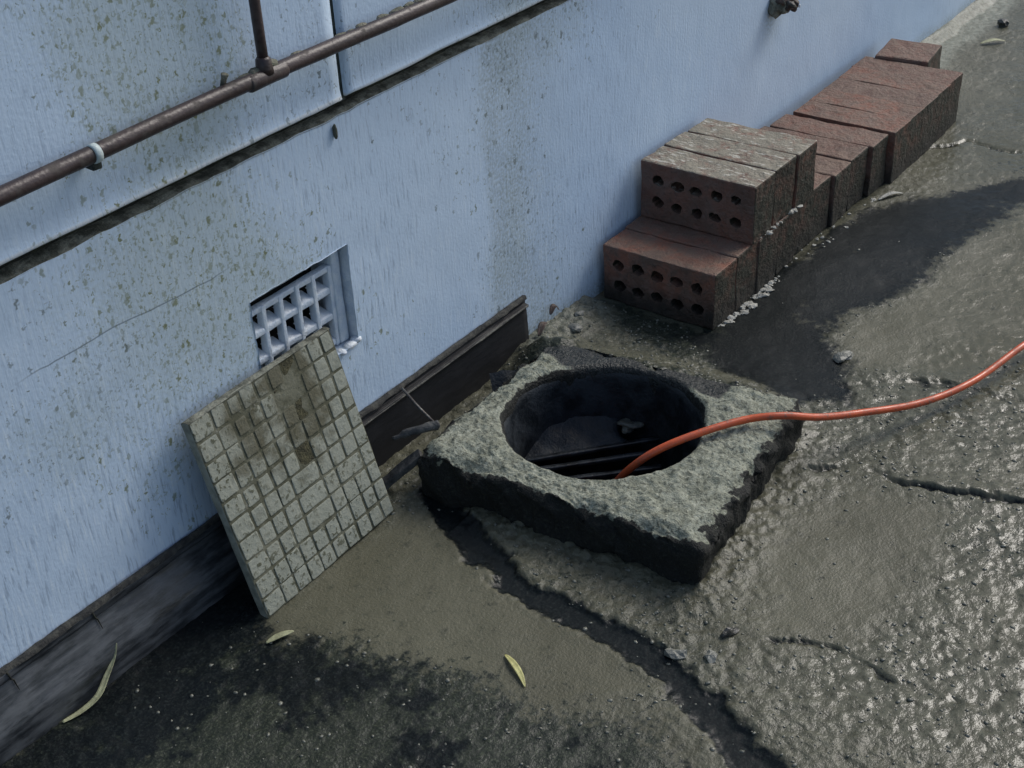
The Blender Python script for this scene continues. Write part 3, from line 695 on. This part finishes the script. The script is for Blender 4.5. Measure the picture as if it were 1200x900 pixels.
# pit floor, ledge of black plastic steps, broken mortar lump
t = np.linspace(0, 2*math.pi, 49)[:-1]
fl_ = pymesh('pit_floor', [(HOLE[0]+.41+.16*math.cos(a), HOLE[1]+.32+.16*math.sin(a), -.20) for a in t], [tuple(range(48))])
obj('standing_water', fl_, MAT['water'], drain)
def liner():
    # black plastic liner hugging the inside wall
    T, U = np.meshgrid(np.linspace(0, 2*math.pi, 97), np.linspace(0, 1, 24), indexing='ij')
    C1, S1 = np.cos(T), np.sin(T)
    R_ = HR-.001-(.004+.004*fbm(C1*3, S1*3+U*2, 5)+.005*fbm(C1*6, S1*6+U*5, 6))*sstep(0,.25,U)-.012*U
    Zl = .056+.006*fbm(C1*3, S1*3, 9)-U*.27
    V = np.stack([HOLE[0]+.41+R_*C1, HOLE[1]+.32+R_*S1, Zl], -1)
    top = V[:, :1].copy(); k_ = (HR+.006)/R_[:, 0]; top[..., 0] = HOLE[0]+.41+(HR+.006)*C1[:, :1]; top[..., 1] = HOLE[1]+.32+(HR+.006)*S1[:, :1]; top[..., 2] += .006
    V = np.concatenate([top, V], 1); V[-1] = V[0]
    return V
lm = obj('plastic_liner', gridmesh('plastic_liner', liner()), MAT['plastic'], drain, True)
hx, hy = HOLE[0]+.41, HOLE[1]+.32
BARS = [((-.004, .118, -.050), (.125, .004, -.050)), ((-.020, .112, -.060), (.112, -.012, -.060)), ((-.042, .104, -.070), (.085, -.024, -.070))]
for i, (a, b) in enumerate(BARS):
    a, b = Vector(a)+Vector((hx, hy, 0)), Vector(b)+Vector((hx, hy, 0))
    o = obj('bar', roughbox('bar', (b-a).length+.05, .009, .007, (10,1,1), .002, .0012, i+50, 60), MAT['bars'], drain, True)
    o.location = (a+b)/2; o.rotation_euler.z = math.atan2(b.y-a.y, b.x-a.x)
T, U = np.meshgrid(np.linspace(-.5, .5, 50), np.linspace(0, 1, 30), indexing='ij')
d_ = (Vector(BARS[0][1])-Vector(BARS[0][0])).normalized(); pd = Vector((-d_.y, d_.x, 0))
if pd.x < 0: pd = -pd
base = (Vector(BARS[0][0])+Vector(BARS[0][1]))/2+Vector((hx, hy, 0))+pd*.004
V = np.stack([base.x+d_.x*T*.28+pd.x*U*.12, base.y+d_.y*T*.28+pd.y*U*.12, -.048+.095*U**1.3+.006*fbm(T*5, U*2, 4)+.0035*fbm(T*17, U*8, 5)-.09*sstep(.20, .27, T+.06*fbm(T*0+3, U*4, 8))], -1)
obj('silted_membrane', gridmesh('silted_membrane', V), MAT['plastic'], drain, True)
blob('mortar_lump', (HOLE[0]+.41+.128, HOLE[1]+.32+.035, -.028), (.016, .020, .007), MAT['lump'], drain, 31, .9, 3, .6)
blob('mortar_lump', (HOLE[0]+.41-.118, HOLE[1]+.32+.055, -.005), (.010, .008, .008), MAT['lump'], drain, 13, .6, 2)

# ---------------------------------------------------------------- paver leaning on the wall
PW, PH, PT = .273, .300, .017
BL = Vector((-.953, -.117, .002)); uu = Vector((1, .035, 0)).normalized(); tl = Vector((-.9485, -.0335, .290))
vv = (tl-BL); vv = (vv-uu*vv.dot(uu)).normalized(); nn = uu.cross(vv)     # nn faces the camera side
if nn.y > 0: nn = -nn
pav = empty('paver', BL); tag(pav, 'grid-patterned pale concrete paver leaning against the blue wall', 'paver')
mm_ = Matrix.Identity(4)
for i in range(3): mm_[i][0] = uu[i]; mm_[i][1] = vv[i]; mm_[i][2] = nn[i]; mm_[i][3] = BL[i]
pav.matrix_world = mm_
me = roughbox('slab', PW, PH, PT-.0020, (14,14,1), .002, .0012, 3, 70, (PW/2, PH/2, -PT))
me.materials.append(MAT['slab']); me.materials.append(MAT['slab_edge'])
for p in me.polygons:
    if abs(p.normal.z) < .7 or p.normal.z < 0: p.material_index = 1
obj('slab', me, None, pav, False)
NC, NRW = 10, 10
rp = random.Random(11)
pads = [roughbox('pad', 1, 1, 1, (3,3,1), .09, .05, 60+i, 3, (0, 0, -.5)) for i in range(6)]
bx_ = [0, .036]+[.036+(PW-.036-.024)/(NC-2)*i for i in range(1, NC-1)]+[PW]
by_ = [PH*i/NRW for i in range(NRW+1)]
missing = {(6,9),(6,8),(5,8),(5,5),(6,7)}
mossy = {(2,9),(3,8),(2,8),(4,9)}
merged = {(4,3),(4,4),(4,2),(7,3)}
skip = set()
for c in range(NC):
    for r in range(NRW):
        if (c, r) in skip: continue
        x0, x1 = bx_[c], bx_[c+1]; y0, y1 = by_[r], by_[r+1]
        if (c, r) in merged and c < NC-1: x1 = bx_[c+2]; skip.add((c+1, r))
        g = .0022+rp.uniform(-.0006, .0007)
        if (c, r) in missing:
            o = obj('moss_patch', pads[rp.randrange(6)], None, pav, True)
            o.data = o.data.copy(); o.data.materials.clear(); o.data.materials.append(MAT['paver_moss'])
            o.location = ((x0+x1)/2, (y0+y1)/2, -.0034); o.scale = ((x1-x0)*1.02, (y1-y0)*.98, .0028); continue
        o = obj('pad', pads[rp.randrange(6)], MAT['pad'], pav, True)
        ex0 = .001 if c == 0 else g; 
        if (c, r) in mossy: g += .002
        o.location = ((x0+x1)/2+rp.uniform(-.0008, .0008), (y0+y1)/2+rp.uniform(-.0008, .0008), -.0021+rp.uniform(-.0004, .0003))
        o.scale = ((x1-x0)-2*g+rp.uniform(-.0008, .0006), (y1-y0)-2*g+rp.uniform(-.0008, .0006), .0030)
        o.rotation_euler.z = rp.uniform(-.02, .02)
# mossy top rim
T, U = np.meshgrid(np.linspace(0, PW, 60), np.linspace(0, 1, 6), indexing='ij')
V = np.stack([T, PH-.001+.004*np.sin(U*3.14)*(.7+.6*fbm(T*60, U, 3)), -PT-.001+U*(PT+.001)], -1)
obj('moss_rim', gridmesh('moss_rim', V), MAT['ledge'], pav, True)

# ---------------------------------------------------------------- bricks
BW, BH, BT = .230, .110, .076
def brick_mesh(name, seed, chip=.0034, bev=.0024):
    """hole axis = X (thickness), width = Y, height = Z; origin at lower centre of the near face foot"""
    bm = bmesh.new(); NSEG = 12
    ysn, zsn = 5, 2
    my, mz = .015, .012
    ys = [-BW/2]+[-BW/2+my+(BW-2*my)/ysn*i for i in range(ysn+1)]+[BW/2]
    zs = [0]+[mz+(BH-2*mz)/zsn*i for i in range(zsn+1)]+[BH]
    rs = random.Random(seed); cache = {}
    def vt(x, y, z):
        key = (round(x, 5), round(y, 5), round(z, 5))
        if key not in cache: cache[key] = bm.verts.new((x, y, z))
        return cache[key]
    cent = {}
    for i in range(ysn):
        for j in range(zsn):
            cent[(i, j)] = ((ys[i+1]+ys[i+2])/2+rs.uniform(-.002, .002), (zs[j+1]+zs[j+2])/2+rs.uniform(-.002, .002), rs.uniform(.0108, .0135), rs.uniform(.0092, .0112))
    for xx in (0, BT):
        for i in range(len(ys)-1):
            for j in range(len(zs)-1):
                y0, y1, z0, z1 = ys[i], ys[i+1], zs[j], zs[j+1]
                if 1 <= i <= ysn and 1 <= j <= zsn:
                    cy_, cz_, ra, rb = cent[(i-1, j-1)]
                    per = [(y0, z0), ((y0+y1)/2, z0), (y1, z0), (y1, (z0+z1)/2), (y1, z1), ((y0+y1)/2, z1), (y0, z1), (y0, (z0+z1)/2)]
                    pv = [vt(xx, *q) for q in per]
                    rv = []
                    for q in range(16):
                        a = -3*math.pi/4+2*math.pi*q/16
                        jr = 1+rs.uniform(-.13, .10); rv.append(bm.verts.new((xx, cy_+ra*jr*math.cos(a), cz_+rb*jr*math.sin(a))))
                    for q in range(8):
                        q2 = (q+1) % 8
                        bm.faces.new([pv[q], pv[q2], rv[(2*q+2) % 16], rv[2*q+1]]); bm.faces.new([pv[q], rv[2*q+1], rv[2*q]])
                    cent[(i-1, j-1, xx)] = rv
                else:
                    ym, zm = (y0+y1)/2, (z0+z1)/2
                    pts = [(y0, z0)]
                    if 1 <= i <= ysn: pts += [(ym, z0)]
                    pts += [(y1, z0)]
                    if 1 <= j <= zsn: pts += [(y1, zm)]
                    pts += [(y1, z1)]
                    if 1 <= i <= ysn: pts += [(ym, z1)]
                    pts += [(y0, z1)]
                    if 1 <= j <= zsn: pts += [(y0, zm)]
                    bm.faces.new([vt(xx, *q) for q in pts])
    for i in range(ysn):
        for j in range(zsn):
            a, b = cent[(i, j, 0)], cent[(i, j, BT)]
            for q in range(16): bm.faces.new([a[q], a[(q+1) % 16], b[(q+1) % 16], b[q]])
    # skirts: join the borders of the two faces
    def border(edge):
        out = []
        for y in sorted(set([round(q, 5) for q in ys]+[round((ys[i]+ys[i+1])/2, 5) for i in range(1, ysn+1)])):
            if edge in ('z0', 'z1'): out.append((y, 0 if edge == 'z0' else BH))
        if edge in ('y0', 'y1'):
            for z in sorted(set([round(q, 5) for q in zs]+[round((zs[i]+zs[i+1])/2, 5) for i in range(1, zsn+1)])): out.append((-BW/2 if edge == 'y0' else BW/2, z))
        return out
    NXX = 5
    for e in ('z0', 'z1', 'y0', 'y1'):
        B_ = border(e)
        for (p, q) in zip(B_[:-1], B_[1:]):
            for s in range(NXX):
                x0, x1 = BT*s/NXX, BT*(s+1)/NXX
                bm.faces.new([vt(x0, *p), vt(x0, *q), vt(x1, *q), vt(x1, *p)])
    bmesh.ops.recalc_face_normals(bm, faces=bm.faces[:])
    be = [e for e in bm.edges if e.is_valid and len(e.link_faces) == 2 and e.calc_face_angle(0) > 1.2 and all((abs(abs(v.co.y)-BW/2) < 1e-4 or v.co.z < 1e-4 or abs(v.co.z-BH) < 1e-4) for v in e.verts)]
    bmesh.ops.bevel(bm, geom=be, offset=bev, segments=2, affect='EDGES', profile=.5)
    bm.normal_update()
    co = np.array([v.co for v in bm.verts])
    nz = fbm(co[:,0]*45+co[:,2]*33+seed*3.1, co[:,1]*45+co[:,2]*21+seed, seed, 3)
    nl = fbm(co[:,0]*9+seed*5, co[:,1]*9+co[:,2]*8, seed+5, 2)
    for v, k_, l_ in zip(bm.verts, nz, nl): v.co += v.normal*(float(k_)*chip*.7+float(l_)*.0022)
    me = bpy.data.meshes.new(name); bm.to_mesh(me); bm.free(); me.materials.append(MAT['brick']); return me
bmeshes = [brick_mesh('brick', s) for s in (3, 4, 5, 6)]
tight = [brick_mesh('brick', s, .0022, .0012) for s in (13, 14)]
GB = 'loose perforated bricks stacked along the wall'
ordn = ['', 'second', 'third', 'fourth', 'fifth', 'sixth', 'seventh', 'eighth', 'ninth', 'tenth', 'eleventh', 'twelfth', 'thirteenth', 'fourteenth', 'fifteenth']
rb_ = random.Random(5)
row = [  # x, y centre offset, height scale, yaw
 (.016, -.131, 0, 0), (.094, -.130, 1, .01), (.172, -.132, -1, -.01), (.250, -.130, 0, .008), (.329, -.124, 1, 0), (.407, -.121, 0, -.012),
 (.486, -.128, -2, .012), (.564, -.126, 1, 0), (.643, -.136, 2, .006), (.727, -.147, 5, -.004), (.8034, -.1455, 5, -.001), (.8798, -.1445, 5.1, .001), (.9562, -.142, 5, 0), (1.0328, -.1385, 4.6, .004)]
for i, (x, y, dz, ya) in enumerate(row):
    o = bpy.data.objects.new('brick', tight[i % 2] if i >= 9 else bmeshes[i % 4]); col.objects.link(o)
    o.location = (x, y, -.001); o.rotation_euler = (0, 0, ya); o.scale = (1, 1, 1+dz*.008)
    lab = 'nearest red brick of the bottom row, two rows of holes facing out' if i == 0 else ('farthest full brick of the bottom row, next to the half brick' if i == len(row)-1 else '%s brick from the near end of the bottom row' % ordn[i])
    tag(o, lab, 'brick', GB)
for i, (x, y, ya, lab) in enumerate(((.146, -.132, .004, 'front brick of the upper three, ten holes facing out'), (.2265, -.130, -.006, 'middle brick of the upper three, crusted with pale cement'), (.3065, -.134, .012, 'rear brick of the upper three on the stack'))):
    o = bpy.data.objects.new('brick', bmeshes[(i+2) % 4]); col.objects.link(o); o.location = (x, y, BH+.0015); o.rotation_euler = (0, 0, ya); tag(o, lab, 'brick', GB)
hb = obj('half_brick', roughbox('half_brick', .125, .120, .119, (6,6,6), .004, .003, 91, 40), MAT['brick'])
hb.location = (1.1745, -.100, 0); hb.rotation_euler = (0, 0, .12); tag(hb, 'broken half brick at the far end of the brick row', 'brick')

# mortar crumbs along the foot of the bricks and on the step between the layers
def crumbs(name, pts, n, spread, r0, r1, mat, label, cat, seed, zf=None, flat=.5):
    rs = random.Random(seed); bm = bmesh.new()
    for i in range(n):
        t = rs.random()*(len(pts)-1); k_ = int(t); f_ = t-k_
        p = Vector(pts[k_]).lerp(Vector(pts[k_+1]), f_); r = r0+(r1-r0)*rs.random()**2
        x, y = p.x+rs.gauss(0, spread), p.y+rs.gauss(0, spread)
        z = (p.z if zf is None else zf(x, y))+r*.15
        m4 = Matrix.Translation((x, y, z)) @ Matrix.Rotation(rs.uniform(0, 6.3), 4, 'Z') @ Matrix.Diagonal((r*rs.uniform(.8, 1.7), r*rs.uniform(.7, 1.1), r*flat*rs.uniform(.7, 1.2), 1))
        q = bmesh.ops.create_icosphere(bm, subdivisions=1, radius=1, matrix=m4)
        for v in q['verts']: v.co += Vector((rs.uniform(-1, 1), rs.uniform(-1, 1), rs.uniform(-1, 1)))*r*.22
    me = bpy.data.meshes.new(name); bm.to_mesh(me); bm.free()
    return tag(obj(name, me, mat, None, False), label, cat, kind='stuff')
crumbs('mortar_crumbs', [(.03,-.250,0),(.10,-.252,0),(.17,-.256,0),(.19,-.256,0),(.24,-.252,0)], 90, .007, .0015, .0085, MAT['mortar'], 'white mortar crumbs along the foot of the bricks', 'mortar', 3, gh, .28)
crumbs('mortar_smears', [(.155,-.246,.111),(.20,-.2475,.112),(.21,-.2475,.112),(.29,-.2465,.112),(.31,-.246,.112),(.37,-.241,.111)], 46, .0035, .0012, .0062, MAT['mortar'], 'white mortar smears on the joint between the brick layers', 'mortar', 4)
crumbs('mortar_specks', [(.30,-.25,0),(.40,-.25,0),(.50,-.25,0),(.66,-.265,0)], 26, .010, .0015, .0055, MAT['mortar'], 'scattered pale mortar specks beside the farther bricks', 'mortar', 5, gh)

# loose grit over the ground
def grit(name, n, box_, r0, r1, mat, label, seed, cond=None):
    rs = np.random.RandomState(seed)
    x = rs.uniform(box_[0], box_[1], n*4); y = rs.uniform(box_[2], box_[3], n*4)
    z, ro_, we, gr_, da, pa, to_ = ground_fields(x[None], y[None])
    ok = (rs.rand(n*4) < ro_[0]**1.2*(1-.9*we[0])) & (polysd(x, y, BLOCK) > .004)
    bxk = (x > -.0) & (x < 1.34) & (y > -.25); ok &= ~bxk
    x, y, z = x[ok][:n], y[ok][:n], z[0][ok][:n]
    ico = bmesh.new(); bmesh.ops.create_icosphere(ico, subdivisions=1, radius=1); bv = np.array([v.co for v in ico.verts]); bf = np.array([[v.index for v in f.verts] for f in ico.faces]); ico.free()
    N = len(x); r = r0+(r1-r0)*rs.rand(N)**2.5
    a = rs.rand(N)*6.28; sx = r*rs.uniform(.8, 1.6, N); sy = r*rs.uniform(.7, 1.1, N); sz = r*rs.uniform(.3, .55, N)
    b = bv[None]*(1+.28*(rs.rand(N, len(bv), 1)-.5))
    px = b[..., 0]*sx[:, None]; py = b[..., 1]*sy[:, None]; pz = b[..., 2]*sz[:, None]
    Vx = x[:, None]+px*np.cos(a)[:, None]-py*np.sin(a)[:, None]; Vy = y[:, None]+px*np.sin(a)[:, None]+py*np.cos(a)[:, None]; Vz = z[:, None]+pz+sz[:, None]*.15
    V = np.stack([Vx, Vy, Vz], -1).reshape(-1, 3); Fc = (bf[None]+np.arange(N)[:, None, None]*len(bv)).reshape(-1, 3)
    me = bpy.data.meshes.new(name); me.vertices.add(len(V)); me.vertices.foreach_set('co', V.reshape(-1).astype(np.float32))
    me.loops.add(Fc.size); me.loops.foreach_set('vertex_index', Fc.reshape(-1).astype(np.int32)); me.polygons.add(len(Fc))
    me.polygons.foreach_set('loop_start', np.arange(0, Fc.size, 3, dtype=np.int32)); me.polygons.foreach_set('loop_total', np.full(len(Fc), 3, dtype=np.int32)); me.update(calc_edges=True); me.validate()
    return tag(obj(name, me, mat, None, False), label, 'grit', kind='stuff')
def grit_mat():
    k = M('wet_grit'); P = k.geo()
    c = k.mix(k.ramp(k.noise(70, P, 3), .35, .65), (.075,.08,.066), (.19,.19,.155))
    return k.done(c, .30, k.noise(300, P, 3), .4, .002, .5)
MAT['grit'] = grit_mat()
grit('grit', 4200, (-1.2, .55, -1.08, -.02), .0010, .0036, MAT['grit'], 'fine wet grit bedded in the broken concrete', 8)

# ---------------------------------------------------------------- orange hose
hp = [(.60,-.80,.012),(.366,-.753,.02),(.206,-.721,.026),(.064,-.690,.022),(-.046,-.648,.028),(-.148,-.592,.047),(-.222,-.557,.069),(-.272,-.525,.089),(-.310,-.485,.090),(-.365,-.449,.089),(-.418,-.413,.080),(-.447,-.381,.055),(-.45,-.341,.0),(-.435,-.299,-.08),(-.42,-.28,-.19)]
hz = tube('orange_hose', smoothpath(hp, 10), .0057, 14, MAT['hose'])
tag(hz, 'orange hose trailing over the concrete edge into the drain hole', 'hose')

# ---------------------------------------------------------------- bits beside the black board
o = tube('thin_rod', [(-.543, -.017, .110), (-.553, -.055, .096), (-.562, -.097, .083)], .0022, 8, MAT['rod']); tag(o, 'thin grey rod propped between black skirting and drain surround', 'rod')
o = tube('dark_stick', smoothpath([(-.560,-.10,.084),(-.575,-.09,.083),(-.595,-.07,.078),(-.612,-.052,.07)], 4), [.007]*5+[.006]*5+[.004]*3, 9, MAT['slate'], rough=.5); tag(o, 'short dark stick lying at the drain surround corner', 'stick')
o = obj('slate_sliver', roughbox('slate_sliver', .085, .020, .010, (6,2,1), .002, .003, 17, 50), MAT['slate']); o.location = (-.622, -.074, .022); o.rotation_euler = (0, -rad(36), rad(-40)); tag(o, 'dark slate sliver between the paver and the drain surround', 'slate')

# ---------------------------------------------------------------- leaves and stones
def leaf(name, pts, wid, mat, label, curl=.15, cat='leaf', taper=1.0):
    P = smoothpath(pts, 6); n = len(P); V = []; F = []
    for i, p in enumerate(P):
        t = i/(n-1); d = (P[min(i+1, n-1)]-P[max(i-1, 0)]).normalized(); s = Vector((-d.y, d.x, 0)).normalized()
        wv = wid*(math.sin(math.pi*min(1, .04+t*.96)**taper)**.8+.05)
        for k_ in (-1, -.5, 0, .5, 1): V.append(p+s*wv*k_+Vector((0, 0, abs(k_)*wv*curl*2)))
    for i in range(n-1):
        for k_ in range(4): a = i*5+k_; F.append((a, a+1, a+6, a+5))
    o = obj(name, pymesh(name, V, F), mat, None, True); s_ = o.modifiers.new('thick', 'SOLIDIFY'); s_.thickness = .0006; s_.offset = 1
    return tag(o, label, cat)
def gp(x, y, dz=.002): return (x, y, gh(x, y)+dz)
leaf('long_leaf', [gp(-1.233,-.036,.002), gp(-1.208,-.042,.004), (-1.183,-.045,.012), (-1.160,-.037,.022), (-1.140,-.031,.035), (-1.128,-.027,.05)], .0042, MAT['leaf_green'], 'long narrow pale leaf lying against the grey skirting', .2, taper=.75)
leaf('dry_leaf', [gp(-.989,-.146), gp(-.970,-.154,.004), gp(-.954,-.164,.006)], .0048, MAT['leaf_green'], 'small dry leaf below the lower corner of the paver')
leaf('yellow_leaf', [gp(-.834,-.422), gp(-.842,-.440,.005), gp(-.853,-.460,.004), gp(-.865,-.476)], .0040, MAT['leaf_yellow'], 'thin yellow leaf on the silty concrete in the foreground')
leaf('brown_leaf', [(-.205,-.030,.035), (-.185,-.024,.045), (-.170,-.022,.042)], .006, MAT['leaf_brown'], 'brown dead leaf at the end of the black skirting')
leaf('brown_leaf', [(-.150,-.016,.045), (-.135,-.014,.055), (-.128,-.020,.045)], .0055, MAT['leaf_brown'], 'brown curled dead leaf against the wall foot, nearer the bricks')
leaf('dry_leaf', [gp(.635,-.276), gp(.668,-.290,.006), gp(.690,-.306)], .0050, MAT['mortar'], 'pale dry sliver on wet ground beside the bricks')
leaf('dry_leaf', [gp(1.61,-.118,.004), gp(1.64,-.142,.008), gp(1.66,-.165,.004)], .0075, MAT['leaf_green'], 'pale curled leaf on far ground beyond the bricks')
def stone(x, y, r, mat, label, seed):
    o = blob('stone', (x, y, gh(x, y)+r[2]*.35), r, mat, None, seed, 1.1, 2, seed)
    o.data.polygons.foreach_set('use_smooth', [False]*len(o.data.polygons)); return tag(o, label, 'stone')
stone(.050, -.475, (.020, .011, .007), MAT['stone'], 'pale stone at the edge of the dark wet patch', 3)
stone(1.775, -.118, (.020, .014, .012), MAT['darkstone'], 'dark stone near the wall at the far top corner', 4)
stone(-.118, -.045, (.012, .009, .006), MAT['stone'], 'pale rubble stone at the wall foot before the bricks', 5)
stone(-.080, -.028, (.010, .008, .006), MAT['stone'], 'small pale stone against the wall beside the near brick', 6)
stone(-.690, -.640, (.010, .008, .006), MAT['stone'], 'small pale stone on the edge of the foreground channel', 7)
stone(-.710, -.600, (.013, .008, .008), MAT['stone'], 'light flat stone at the bend of the foreground channel', 8)
stone(-.640, -.640, (.011, .008, .007), MAT['darkstone'], 'dark pebble right of the foreground channel', 9)
